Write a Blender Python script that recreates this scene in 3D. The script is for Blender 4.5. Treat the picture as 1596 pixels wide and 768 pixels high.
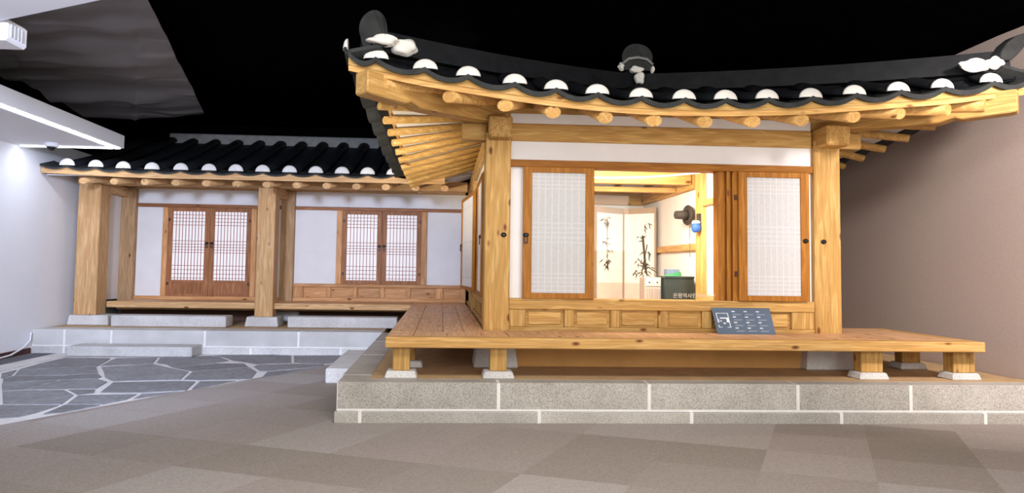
import bpy, bmesh, math, random
from mathutils import Vector, Matrix
random.seed(7)
scene = bpy.context.scene
C = scene.collection
for o in list(bpy.data.objects): bpy.data.objects.remove(o)

# ------------------------------------------------------------------ camera
YAW, PITCH, ROLL, FPX = 3.03, 2.98, 0.85, 1000.0
y_, p_, r_ = (math.radians(a) for a in (YAW, PITCH, ROLL))
fw = Vector((math.sin(y_)*math.cos(p_), math.cos(y_)*math.cos(p_), math.sin(p_)))
rt = Vector((math.cos(y_), -math.sin(y_), 0)); up = rt.cross(fw)
R2 = rt*math.cos(r_) + up*math.sin(r_); U2 = -rt*math.sin(r_) + up*math.cos(r_)
cd = bpy.data.cameras.new('camera'); cam = bpy.data.objects.new('camera', cd); C.objects.link(cam)
cam.matrix_world = Matrix(((R2.x, U2.x, -fw.x, 0), (R2.y, U2.y, -fw.y, 0), (R2.z, U2.z, -fw.z, 1.5), (0, 0, 0, 1)))
cd.sensor_fit = 'HORIZONTAL'; cd.sensor_width = 36.0; cd.lens = 36.0*FPX/1596.0
cd.shift_x = 55/1596; cd.shift_y = -18/1596; cd.clip_start = 0.05
scene.camera = cam

# ------------------------------------------------------------------ world, lights, exposure
w = bpy.data.worlds.new('world'); scene.world = w; w.use_nodes = True
w.node_tree.nodes['Background'].inputs[0].default_value = (1.0, 0.985, 0.98, 1)
w.node_tree.nodes['Background'].inputs[1].default_value = 1.05
scene.view_settings.view_transform = 'Standard'; scene.view_settings.look = 'None'
scene.view_settings.exposure = 0.22; scene.view_settings.gamma = 1.0
scene.view_settings.use_curve_mapping = False

def area(name, loc, target, sx, sy, power, col):
    l = bpy.data.lights.new(name, 'AREA'); l.shape = 'RECTANGLE'; l.size = sx; l.size_y = sy
    l.energy = power; l.color = col
    o = bpy.data.objects.new(name, l); C.objects.link(o); o.location = loc
    o.rotation_euler = (Vector(target)-Vector(loc)).to_track_quat('-Z', 'Y').to_euler()
    return o
def spot(name, loc, target, power, col, ang, blend=0.6, rad=0.12):
    l = bpy.data.lights.new(name, 'SPOT'); l.energy = power; l.color = col
    l.spot_size = math.radians(ang); l.spot_blend = blend; l.shadow_soft_size = rad
    o = bpy.data.objects.new(name, l); C.objects.link(o); o.location = loc
    o.rotation_euler = (Vector(target)-Vector(loc)).to_track_quat('-Z', 'Y').to_euler()
    return o
area('gallery_light_front', (2.2, -1.2, 2.7), (2.4, 7.2, 1.9), 5.0, 1.4, 175, (1.0, 0.965, 0.92))
area('floor_fill', (-.3, 2.6, 4.45), (-.3, 4.4, 0.0), 6.5, 1.4, 225, (1.0, .97, .94))  # overhead fill added to brighten the floor
spot('gallery_light_left', (-2.6, 0.8, 3.2), (-3.9, 12.6, 1.5), 3000, (0.62, 0.72, 1.0), 54, .7, .5)
spot('wall_washer_right', (5.0, 2.6, 3.9), (6.27, 6.9, 2.0), 1350, (1.0, .90, .86), 75, 1.0, .25)
spot('eave_uplight', (-3.6, 3.8, 0.7), (-.55, 9.0, 3.15), 2100, (1.0, .88, .66), 34, 1.0, .2)
spot('front_eave_fill', (2.4, -.6, 0.5), (2.4, 6.6, 3.15), 360, (1.0, .92, .80), 60, 1.0, .3)  # low fill added behind the camera to lift the front eave
area('room_lamp', (2.3, 7.9, 2.66), (2.75, 9.8, 1.0), 1.0, 0.3, 105, (1.0, 0.87, 0.70))

# ------------------------------------------------------------------ materials
MATS = {}
def new_mat(name):
    m = bpy.data.materials.new(name); m.use_nodes = True
    nt = m.node_tree; b = nt.nodes['Principled BSDF']
    return m, nt, b
def N(nt, t, **k):
    n = nt.nodes.new(t)
    for a, v in k.items(): setattr(n, a, v)
    return n
def ramp(nt, fac, stops):
    r = N(nt, 'ShaderNodeValToRGB'); e = r.color_ramp.elements
    while len(e) > len(stops): e.remove(e[-1])
    while len(e) < len(stops): e.new(0.5)
    for el, (p, c) in zip(e, stops): el.position = p; el.color = (*c, 1)
    nt.links.new(fac, r.inputs[0]); return r.outputs[0]
def mixc(nt, fac, a, b, mode='MIX'):
    m = N(nt, 'ShaderNodeMix', data_type='RGBA', blend_type=mode)
    for s, v in ((0, fac), (6, a), (7, b)):
        if hasattr(v, 'is_linked') or hasattr(v, 'links'): nt.links.new(v, m.inputs[s])
        elif isinstance(v, tuple): m.inputs[s].default_value = (*v, 1)
        else: m.inputs[s].default_value = v
    return m.outputs[2]
def bump(nt, b, h, strength=0.3, dist=0.01):
    bp = N(nt, 'ShaderNodeBump'); bp.inputs['Strength'].default_value = strength
    bp.inputs['Distance'].default_value = dist
    nt.links.new(h, bp.inputs['Height']); nt.links.new(bp.outputs[0], b.inputs['Normal'])

def wood(tone, axis):
    key = ('wood', tone, axis)
    if key in MATS: return MATS[key]
    base, dark, rough = {'pine': ((.585, .375, .14), (.43, .23, .062), .55),
                         'pale': ((.70, .43, .165), (.54, .29, .085), .55),
                         'floor': ((.76, .465, .265), (.58, .32, .16), .45),
                         'wing': ((.66, .42, .215), (.50, .285, .125), .6),
                         'frame': ((.43, .185, .032), (.30, .11, .016), .55),
                         'door': ((.40, .185, .085), (.27, .105, .045), .5),
                         'deck': ((.70, .385, .18), (.50, .245, .09), .5),
                         'grey': ((.52, .34, .19), (.38, .23, .115), .6)}[tone]
    m, nt, b = new_mat('wood_%s_%s' % (tone, axis)); L = nt.links
    g = N(nt, 'ShaderNodeNewGeometry'); oi = N(nt, 'ShaderNodeObjectInfo')
    mul = N(nt, 'ShaderNodeMath', operation='MULTIPLY'); mul.inputs[1].default_value = 37.0
    L.new(oi.outputs['Random'], mul.inputs[0])
    add = N(nt, 'ShaderNodeVectorMath', operation='ADD')
    L.new(g.outputs['Position'], add.inputs[0]); L.new(mul.outputs[0], add.inputs[1])
    if axis in 'hg':
        vr = N(nt, 'ShaderNodeVectorRotate', rotation_type='Z_AXIS'); vr.inputs['Angle'].default_value = math.radians(-43 if axis == 'h' else 43)
        L.new(add.outputs[0], vr.inputs['Vector']); add = vr; axis = 'x'
    mp = N(nt, 'ShaderNodeMapping'); s = [9.0, 9.0, 9.0]; s['xyz'.index(axis)] = 0.9
    mp.inputs['Scale'].default_value = s; L.new(add.outputs[0], mp.inputs[0])
    n1 = N(nt, 'ShaderNodeTexNoise'); n1.inputs['Scale'].default_value = 1.3; n1.inputs['Detail'].default_value = 3
    L.new(mp.outputs[0], n1.inputs['Vector'])
    wv = N(nt, 'ShaderNodeMath', operation='MULTIPLY'); wv.inputs[1].default_value = 26.0
    L.new(n1.outputs[0], wv.inputs[0])
    sn = N(nt, 'ShaderNodeMath', operation='SINE'); L.new(wv.outputs[0], sn.inputs[0])
    rg = ramp(nt, sn.outputs[0], [(0.0, (0, 0, 0)), (1.0, (1, 1, 1))])
    mp2 = N(nt, 'ShaderNodeMapping'); s2 = [70.0]*3; s2['xyz'.index(axis)] = 2.5
    mp2.inputs['Scale'].default_value = s2; L.new(add.outputs[0], mp2.inputs[0])
    n2 = N(nt, 'ShaderNodeTexNoise'); n2.inputs['Scale'].default_value = 1.0; L.new(mp2.outputs[0], n2.inputs['Vector'])
    col = mixc(nt, rg, dark, base)
    col = mixc(nt, 0.36, col, base)
    fine = ramp(nt, n2.outputs[0], [(0.25, (.72, .70, .66)), (0.7, (1.08, 1.06, 1.02))])
    col = mixc(nt, 1.0, col, fine, 'MULTIPLY')
    # knots
    mp3 = N(nt, 'ShaderNodeMapping'); s3 = [5.5]*3; s3['xyz'.index(axis)] = 2.6
    mp3.inputs['Scale'].default_value = s3; L.new(add.outputs[0], mp3.inputs[0])
    vo = N(nt, 'ShaderNodeTexVoronoi'); vo.inputs['Scale'].default_value = 1.0; L.new(mp3.outputs[0], vo.inputs['Vector'])
    kn = ramp(nt, vo.outputs['Distance'], [(0.07, (1, 1, 1)), (0.15, (0, 0, 0))])
    col = mixc(nt, kn, col, (.16, .055, .02))
    hv = N(nt, 'ShaderNodeHueSaturation'); L.new(col, hv.inputs['Color'])
    mr = N(nt, 'ShaderNodeMapRange'); mr.inputs[3].default_value = .88; mr.inputs[4].default_value = 1.12
    L.new(oi.outputs['Random'], mr.inputs[0]); L.new(mr.outputs[0], hv.inputs['Value'])
    L.new(hv.outputs[0], b.inputs['Base Color']); b.inputs['Roughness'].default_value = rough
    b.inputs['Specular IOR Level'].default_value = .18
    bump(nt, b, n2.outputs[0], .15, .004)
    MATS[key] = m; return m

def stone(name, base, speck, scale=90, var=.12):
    if name in MATS: return MATS[name]
    m, nt, b = new_mat(name); L = nt.links
    g = N(nt, 'ShaderNodeNewGeometry'); oi = N(nt, 'ShaderNodeObjectInfo')
    n = N(nt, 'ShaderNodeTexNoise'); n.inputs['Scale'].default_value = scale; n.inputs['Detail'].default_value = 2
    L.new(g.outputs['Position'], n.inputs['Vector'])
    c = ramp(nt, n.outputs[0], [(.36, speck), (.52, base), (.75, tuple(min(1, x*1.22) for x in base))])
    n2 = N(nt, 'ShaderNodeTexNoise'); n2.inputs['Scale'].default_value = 2.4; L.new(g.outputs['Position'], n2.inputs['Vector'])
    c2 = ramp(nt, n2.outputs[0], [(.3, (.84, .83, .81)), (.7, (1.06, 1.06, 1.06))])
    c = mixc(nt, 1.0, c, c2, 'MULTIPLY')
    hv = N(nt, 'ShaderNodeHueSaturation'); L.new(c, hv.inputs['Color'])
    mr = N(nt, 'ShaderNodeMapRange'); mr.inputs[3].default_value = 1-var; mr.inputs[4].default_value = 1+var
    L.new(oi.outputs['Random'], mr.inputs[0]); L.new(mr.outputs[0], hv.inputs['Value'])
    L.new(hv.outputs[0], b.inputs['Base Color']); b.inputs['Roughness'].default_value = .8
    bump(nt, b, n.outputs[0], .35, .006)
    MATS[name] = m; return m

def plain(name, col, rough=.7, var=0.06, scale=6, metallic=0, bumps=0.0):
    if name in MATS: return MATS[name]
    m, nt, b = new_mat(name); L = nt.links
    g = N(nt, 'ShaderNodeNewGeometry')
    n = N(nt, 'ShaderNodeTexNoise'); n.inputs['Scale'].default_value = scale; n.inputs['Detail'].default_value = 4
    L.new(g.outputs['Position'], n.inputs['Vector'])
    c = ramp(nt, n.outputs[0], [(.3, tuple(x*(1-var) for x in col)), (.7, tuple(min(1, x*(1+var)) for x in col))])
    L.new(c, b.inputs['Base Color']); b.inputs['Roughness'].default_value = rough; b.inputs['Metallic'].default_value = metallic
    if bumps: bump(nt, b, n.outputs[0], bumps, .01)
    MATS[name] = m; return m
def emit(name, col, s):
    m, nt, b = new_mat(name); b.inputs['Base Color'].default_value = (*col, 1)
    b.inputs['Emission Color'].default_value = (*col, 1); b.inputs['Emission Strength'].default_value = s
    MATS[name] = m; return m

PLASTER = plain('white_plaster', (.79, .775, .775), .9, .03, 3, bumps=.05)
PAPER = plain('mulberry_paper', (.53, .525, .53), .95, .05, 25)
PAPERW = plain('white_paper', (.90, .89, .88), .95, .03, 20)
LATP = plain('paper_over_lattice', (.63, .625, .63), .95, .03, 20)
TILE = plain('dark_roof_tile', (.010, .011, .013), .6, .25, 9, bumps=.2)
TILEG = plain('grey_roof_tile', (.034, .036, .036), .75, .25, 9, bumps=.2)
for m_ in (TILE, TILEG): m_.node_tree.nodes['Principled BSDF'].inputs['Specular IOR Level'].default_value = .15
MORTAR = plain('white_mortar', (.72, .695, .65), .9, .05, 8, bumps=.3)
RIDGE = plain('grey_mortar', (.24, .24, .23), .9, .15, 8)
GRAN = stone('granite', (.46, .435, .395), (.29, .265, .235), 115)
GRANW = stone('pale_granite', (.62, .61, .60), (.46, .45, .44), 120)
JOINT = plain('joint_mortar', (.80, .77, .73), .9, .05, 10)
EARTH = plain('ochre_earth', (.50, .33, .165), .95, .12, 5, bumps=.1)
EARTHW = plain('ochre_plaster', (.50, .27, .09), .95, .1, 3)
IRON = plain('black_iron', (.012, .011, .011), .45, .2, 30, metallic=.4)
WALLW = plain('gallery_white_paint', (.80, .80, .83), .9, .02, 2)
WALLP = plain('woven_beige_wallcovering', (.46, .37, .33), .95, .05, 45, bumps=.15)
BLACK = plain('black_cloth', (.0022, .0022, .0026), 1.0, .3, 4)
BLACK.node_tree.nodes['Principled BSDF'].inputs['Specular IOR Level'].default_value = 0.0
def charcoal():
    m, nt, b = new_mat('charcoal_cloth'); L = nt.links
    g = N(nt, 'ShaderNodeNewGeometry')
    mp = N(nt, 'ShaderNodeMapping'); mp.inputs['Scale'].default_value = (.55, 2.6, 1); mp.inputs['Rotation'].default_value = (0, 0, .12)
    L.new(g.outputs['Position'], mp.inputs[0])
    n = N(nt, 'ShaderNodeTexNoise', noise_type='RIDGED_MULTIFRACTAL'); n.inputs['Scale'].default_value = 1.1; n.inputs['Detail'].default_value = 3; n.inputs['Distortion'].default_value = .6
    L.new(mp.outputs[0], n.inputs['Vector'])
    b.inputs['Base Color'].default_value = (.19, .175, .175, 1); b.inputs['Roughness'].default_value = .9
    bump(nt, b, n.outputs[0], .9, .07); return m
CHAR = charcoal()
SLATE = stone('slate', (.235, .235, .25), (.20, .20, .215), 14, .16)
GROUT = plain('pale_grout', (.68, .66, .66), .95, .08, 12)
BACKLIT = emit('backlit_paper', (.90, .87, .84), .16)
LED = emit('led', (.86, .90, 1.0), 9.0)

def carpet():
    m, nt, b = new_mat('carpet_pile'); L = nt.links
    g = N(nt, 'ShaderNodeNewGeometry'); oi = N(nt, 'ShaderNodeObjectInfo')
    mp = N(nt, 'ShaderNodeMapping'); mp.inputs['Scale'].default_value = (60, 150, 60); L.new(g.outputs['Position'], mp.inputs[0])
    n = N(nt, 'ShaderNodeTexNoise'); n.inputs['Scale'].default_value = 1.0; n.inputs['Detail'].default_value = 3
    L.new(mp.outputs[0], n.inputs['Vector'])
    c = ramp(nt, oi.outputs['Random'], [(0, (.27, .235, .205)), (.4, (.32, .28, .25)), (.75, (.34, .295, .27)), (1, (.38, .345, .32))])
    c2 = ramp(nt, n.outputs[0], [(.3, (.78, .78, .78)), (.7, (1.15, 1.15, 1.15))])
    c = mixc(nt, 1.0, c, c2, 'MULTIPLY'); L.new(c, b.inputs['Base Color']); b.inputs['Roughness'].default_value = 1
    b.inputs['Specular IOR Level'].default_value = .1
    bump(nt, b, n.outputs[0], .4, .006); return m
CARPET = carpet()
def glass():
    m, nt, b = new_mat('clear_glass'); L = nt.links
    nt.nodes.remove(b); out = nt.nodes['Material Output']
    t = N(nt, 'ShaderNodeBsdfTransparent'); t.inputs[0].default_value = (.96, .97, .96, 1)
    gl = N(nt, 'ShaderNodeBsdfGlossy'); gl.inputs['Roughness'].default_value = .02
    mx = N(nt, 'ShaderNodeMixShader'); mx.inputs[0].default_value = .012
    L.new(t.outputs[0], mx.inputs[1]); L.new(gl.outputs[0], mx.inputs[2]); L.new(mx.outputs[0], out.inputs[0]); return m
GLASS = glass()

# ------------------------------------------------------------------ helpers
WO = {}
def thing(name, label, cat, loc=(0, 0, 0), group=None):
    o = bpy.data.objects.new(name, None); C.objects.link(o); o.location = loc; o.empty_display_size = .1
    o['label'] = label; o['category'] = cat
    if group: o['group'] = group
    WO[o] = Vector(loc); return o
def tag(o, label, cat, group=None):
    o['label'] = label; o['category'] = cat
    if group: o['group'] = group
    return o
def struct(o): o['kind'] = 'structure'; return o
def link(name, me, mat, parent, origin):
    o = bpy.data.objects.new(name, me); C.objects.link(o)
    if mat is not None and not me.materials: me.materials.append(mat)
    origin = Vector(origin); WO[o] = origin
    if parent: o.parent = parent; o.location = origin - WO[parent]
    else: o.location = origin
    return o
def mesh(name, verts, faces, mat, parent=None, smooth=False, bevel=0, base=False):
    vs = [Vector(v) for v in verts]
    lo = Vector([min(v[i] for v in vs) for i in range(3)]); hi = Vector([max(v[i] for v in vs) for i in range(3)])
    c = (lo+hi)/2
    if base: c.z = lo.z
    me = bpy.data.meshes.new(name); me.from_pydata([v-c for v in vs], [], faces)
    bm = bmesh.new(); bm.from_mesh(me)
    bmesh.ops.recalc_face_normals(bm, faces=bm.faces[:])
    if bevel: bmesh.ops.bevel(bm, geom=bm.edges[:], offset=bevel, segments=1, affect='EDGES', clamp_overlap=True)
    bm.to_mesh(me); bm.free()
    if smooth: me.polygons.foreach_set('use_smooth', [True]*len(me.polygons))
    return link(name, me, mat, parent, c)
BF = [(0, 1, 2, 3), (4, 7, 6, 5), (0, 4, 5, 1), (1, 5, 6, 2), (2, 6, 7, 3), (3, 7, 4, 0)]
def bv(x0, x1, y0, y1, z0, z1):
    return [(x0, y0, z0), (x1, y0, z0), (x1, y1, z0), (x0, y1, z0), (x0, y0, z1), (x1, y0, z1), (x1, y1, z1), (x0, y1, z1)]
def box(name, x0, x1, y0, y1, z0, z1, mat, parent=None, bevel=.006, base=False):
    return mesh(name, bv(x0, x1, y0, y1, z0, z1), BF, mat, parent, bevel=bevel, base=base)
def boxes(name, lst, mat, parent=None):
    V, Fc = [], []
    for b in lst:
        k = len(V); V += bv(*b); Fc += [tuple(i+k for i in f) for f in BF]
    return mesh(name, V, Fc, mat, parent)
def frustum(name, cx, cy, z0, z1, bx, by, tx, ty, mat, parent=None, bevel=.012):
    v = [(cx-bx, cy-by, z0), (cx+bx, cy-by, z0), (cx+bx, cy+by, z0), (cx-bx, cy+by, z0),
         (cx-tx, cy-ty, z1), (cx+tx, cy-ty, z1), (cx+tx, cy+ty, z1), (cx-tx, cy+ty, z1)]
    return mesh(name, v, BF, mat, parent, bevel=bevel, base=True)
def prism(name, poly, axis, a0, a1, mat, parent=None, bevel=0):
    """poly of 2D points in the two axes other than `axis`, extruded from a0 to a1"""
    n = len(poly); V = []
    for a in (a0, a1):
        for p, q in poly:
            V.append({'x': (a, p, q), 'y': (p, a, q), 'z': (p, q, a)}[axis])
    Fc = [tuple(range(n)), tuple(range(2*n-1, n-1, -1))] + [(i, i+n, (i+1) % n+n, (i+1) % n) for i in range(n)]
    return mesh(name, V, Fc, mat, parent, bevel=bevel)
def sweep(name, path, prof, mat, parent=None, smooth=False, closed=True, bevel=0, side=None):
    V, Fc = [], []; n = len(prof); path = [Vector(p) for p in path]
    for i, p in enumerate(path):
        t = (path[min(i+1, len(path)-1)] - path[max(i-1, 0)])
        s = Vector(side) if side else Vector((t.y, -t.x, 0)).normalized()
        for u, v in prof: V.append(p + s*u + Vector((0, 0, v)))
    for i in range(len(path)-1):
        for j in range(n if closed else n-1):
            Fc.append((i*n+j, i*n+(j+1) % n, (i+1)*n+(j+1) % n, (i+1)*n+j))
    if closed: Fc += [tuple(range(n)), tuple(range((len(path)-1)*n, len(path)*n))]
    return mesh(name, V, Fc, mat, parent, smooth=smooth, bevel=bevel)
def rod(name, p0, p1, ru, rv, mat, parent=None, n=14, taper=1.0):
    p0, p1 = Vector(p0), Vector(p1); t = (p1-p0).normalized()
    s = t.cross(Vector((0, 0, 1)))
    s = s.normalized() if s.length > 1e-4 else Vector((1, 0, 0))
    u = s.cross(t).normalized(); V = []
    for p, k in ((p0, 1.0), (p1, taper)):
        for i in range(n):
            a = 2*math.pi*i/n; V.append(p + s*(math.cos(a)*ru*k) + u*(math.sin(a)*rv*k))
    Fc = [tuple(range(n)), tuple(range(2*n-1, n-1, -1))] + [(i, i+n, (i+1) % n+n, (i+1) % n) for i in range(n)]
    o = mesh(name, V, Fc, mat, parent)
    for f in o.data.polygons: f.use_smooth = len(f.vertices) == 4
    return o
def tube(name, pts, r, mat, parent=None, n=6):
    pts = [Vector(p) for p in pts]; V, Fc = [], []
    for i, p in enumerate(pts):
        t = (pts[min(i+1, len(pts)-1)]-pts[max(i-1, 0)]).normalized()
        s = t.cross(Vector((0, 0, 1)));  s = s.normalized() if s.length > 1e-3 else Vector((1, 0, 0))
        u = s.cross(t)
        for k in range(n):
            a = 2*math.pi*k/n; V.append(p+s*(math.cos(a)*r)+u*(math.sin(a)*r))
    for i in range(len(pts)-1):
        for k in range(n): Fc.append((i*n+k, i*n+(k+1) % n, (i+1)*n+(k+1) % n, (i+1)*n+k))
    Fc += [tuple(range(n)), tuple(range((len(pts)-1)*n, len(pts)*n))]
    return mesh(name, V, Fc, mat, parent, smooth=True)
def lathe(name, c, prof, mat, parent=None, n=20, axis='z', sc=(1, 1, 1), smooth=True):
    """prof of (r, h) from bottom to top about an axis through c"""
    V, Fc = [], []
    for r, h in prof:
        for k in range(n):
            a = 2*math.pi*k/n; p = (r*math.cos(a), r*math.sin(a), h)
            if axis == 'x': p = (h, p[0], p[1])
            if axis == 'y': p = (p[0], h, p[1])
            V.append((c[0]+p[0]*sc[0], c[1]+p[1]*sc[1], c[2]+p[2]*sc[2]))
    for i in range(len(prof)-1):
        for k in range(n): Fc.append((i*n+k, i*n+(k+1) % n, (i+1)*n+(k+1) % n, (i+1)*n+k))
    Fc += [tuple(range(n)), tuple(range((len(prof)-1)*n, len(prof)*n))]
    return mesh(name, V, Fc, mat, parent, smooth=smooth)
def interp(tab, x):
    if x <= tab[0][0]: return tab[0][1]
    for (a, b), (c, d) in zip(tab, tab[1:]):
        if x <= c: return b + (d-b)*(x-a)/(c-a)
    return tab[-1][1]
def clip(poly, nx, ny, d):
    """keep nx*x + ny*y <= d"""
    out = []
    for i, p in enumerate(poly):
        q = poly[(i+1) % len(poly)]; a = nx*p[0]+ny*p[1]-d; b = nx*q[0]+ny*q[1]-d
        if a <= 0: out.append(p)
        if a*b < 0: t = a/(a-b); out.append((p[0]+(q[0]-p[0])*t, p[1]+(q[1]-p[1])*t))
    return out

# ------------------------------------------------------------------ room shell
floor = struct(box('floor', -8.0, 8.0, -1.5, 15.5, -.2, 0.0, plain('carpet_base', (.30, .26, .23), 1, .1, 20), bevel=0))
struct(box('wall_left', -6.95, -6.75, -1.5, 15.4, 0, 3.56, WALLW, bevel=0))
struct(box('wall_left_upper', -6.95, -6.75, -1.5, 15.4, 3.56, 4.9, BLACK, bevel=0))
struct(box('wall_right', 6.27, 6.47, -1.5, 15.4, 0, 4.9, WALLP, bevel=0))
struct(box('wall_back', -8.0, 6.27, 15.0, 15.2, 0, 5.0, BLACK, bevel=0))
V, Fc = [], []
for i in range(33):
    for j in range(33):
        x = -8+14.27*i/32; y = -1.5+16.7*j/32
        z = 4.75+.03*math.sin(y*1.7+x*.4)-.55*max(0, (x-3.4)/2.87)**1.6
        V.append((x, y, z))
for i in range(32):
    for j in range(32): Fc.append((i*33+j, i*33+j+1, (i+1)*33+j+1, (i+1)*33+j))
cl = mesh('ceiling', V, Fc, BLACK, smooth=True); struct(cl)
sol = cl.modifiers.new('thickness', 'SOLIDIFY'); sol.thickness = .02; sol.offset = 1

# white dropped soffits with led strips, skirting, kerb
struct(box('trim_1', -6.75, -5.13, 2.0, 10.5, 3.335, 3.54, WALLW, bevel=.004))
prism2 = [(-6.75, 6.9), (-3.537, 5.377), (-2.0, 4.64), (-2.0, 2.0), (-5.13, 2.0)]
struct(prism('trim_2', [(-5.1, 6.12), (-3.537, 5.377), (-2.0, 4.64), (-2.0, 2.0), (-5.1, 2.0)], 'z', 3.5, 3.62, WALLW, bevel=.004))
struct(box('trim_3', -6.75, -6.69, 8.0, 9.78, 0, 3.335, WALLW, bevel=.004))
struct(box('baseboard_left', -6.69, -6.66, 6.0, 9.78, 0, .07, plain('dark_red_skirting', (.06, .012, .01), .6)))
struct(box('baseboard_back_left', -6.75, -6.72, 9.79, 11.0, 0, .09, plain('dark_red_skirting', (.06, .012, .01), .6)))
tag(box('led_strip', -5.26, -5.17, 3.0, 10.47, 3.318, 3.334, LED), 'long white led strip along the edge under the upper-left ceiling soffit', 'led strip', 'soffit led strips')
tag(box('led_strip', -6.68, -5.28, 10.40, 10.47, 3.318, 3.334, LED), 'short white led strip across the far end of the left soffit above the camera dome', 'led strip', 'soffit led strips')
area('soffit_led_light', (-5.9, 10.43, 3.312), (-5.9, 10.43, 0), 1.2, .05, 9, (.74, .82, 1.0)).rotation_euler = (.25, 0, 0)

# crumpled charcoal cloth hung under the black ceiling
V, Fc = [], []; NI, NJ = 140, 160
def fold(x, y):
    z = .05*math.sin(y*2.6+.25*math.sin(x*1.3)) + .045*math.sin(y*6.3+x*.6+1.0) + .02*math.sin(y*11+x*1.7)
    z += .03*math.exp(-((math.sin(x*1.9+y*.9))/.12)**2)*math.sin(y*7+x*3)
    z += .03*math.sin(x*2.1-y*1.7)*math.sin(y*3.1+x) + .02*math.sin(x*6.3+y*2.2)*math.sin(y*4.1)
    z -= .05*abs(math.sin(y*1.45+.35*math.sin(x*1.1)))**6
    return z
for i in range(NI+1):
    for j in range(NJ+1):
        v = j/NJ; y = 4.0+8.6*v
        xr = -3.0-1.45*max(0, (y-6)/6)**1.0 - 1.9*max(0, (v-.93)/.07)**2
        x = -6.73+(xr+6.73)*i/NI
        V.append((x, y, 4.36+fold(x, y)*(1-.85*(i/NI)**6)-.06*(y-7)/5))
for i in range(NI):
    for j in range(NJ): Fc.append((i*(NJ+1)+j, i*(NJ+1)+j+1, (i+1)*(NJ+1)+j+1, (i+1)*(NJ+1)+j))
cr = mesh('ceiling_cloth', V, Fc, CHAR, smooth=True)
tag(cr, 'crumpled charcoal cloth hung under the black ceiling at upper left', 'cloth')
so = cr.modifiers.new('thickness', 'SOLIDIFY'); so.thickness = .01

# security camera dome and air unit
t = thing('security_camera', 'small white security camera dome under the left soffit', 'camera', (-6.05, 10.15, 3.318))
lathe('mount', (-6.05, 10.15, 3.27), [(.08, .0), (.10, .02), (.10, .064)], WALLW, t)
lathe('dome', (-6.05, 10.15, 3.21), [(.01, 0), (.04, .012), (.06, .04), (.065, .061)], IRON, t)
t = thing('air_unit', 'white rectangular air unit with grille hanging at upper left frame edge', 'air unit', (-3.8, 5.6, 3.34))
mesh('housing', bv(-4.4, -3.69, 5.5, 5.78, 3.36, 3.55), BF, WALLW, t, bevel=.02)
for k in range(4): box('grille_slat', -3.689, -3.682, 5.55+.045*k, 5.57+.045*k, 3.40, 3.51, plain('grille_grey', (.5, .5, .53), .5), t, bevel=0)

# carpet tiles laid diagonally
A, B = (.735, -.258), (-.35, -.57); O = (1.30, 5.882)
bn = (-.57, .35); bd = bn[0]*(-2.55)+bn[1]*8.40     # straight carpet edge, parallel to the tiles
for i in range(-14, 15):
    for j in range(-9, 13):
        q = [(O[0]+A[0]*(i+u)+B[0]*(j+v), O[1]+A[1]*(i+u)+B[1]*(j+v)) for u, v in ((0, 0), (1, 0), (1, 1), (0, 1))]
        cx = sum(p[0] for p in q)/4; cy = sum(p[1] for p in q)/4
        if cy < 1.2 or cx < -6.6 or cx > 6.6: continue
        q = clip(q, bn[0], bn[1], bd+.05)
        if q: q = clip(q, 1, 0, 6.26)
        if q: q = clip(q, -1, 0, 6.6)
        if q: q = clip(q, 0, 1, 11.0)
        if len(q) < 3: continue
        h = .007+.001*random.random(); V, Fc = [], []; ar = 0
        for q in (clip(q, 0, 1, 6.27), clip(clip(q, 0, -1, -6.27), 1, 0, -1.025)):
            m = len(q)
            if m < 3: continue
            ar += abs(sum(q[k][0]*q[(k+1) % m][1]-q[(k+1) % m][0]*q[k][1] for k in range(m)))/2
            k0 = len(V); V += [(x, y, z) for z in (0.0, h) for x, y in q]
            Fc += [tuple(range(k0, k0+m)), tuple(range(k0+2*m-1, k0+m-1, -1))]+[(k0+k, k0+k+m, k0+(k+1) % m+m, k0+(k+1) % m) for k in range(m)]
        if ar < .01: continue
        mesh('carpet_tile', V, Fc, CARPET, floor)
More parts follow.
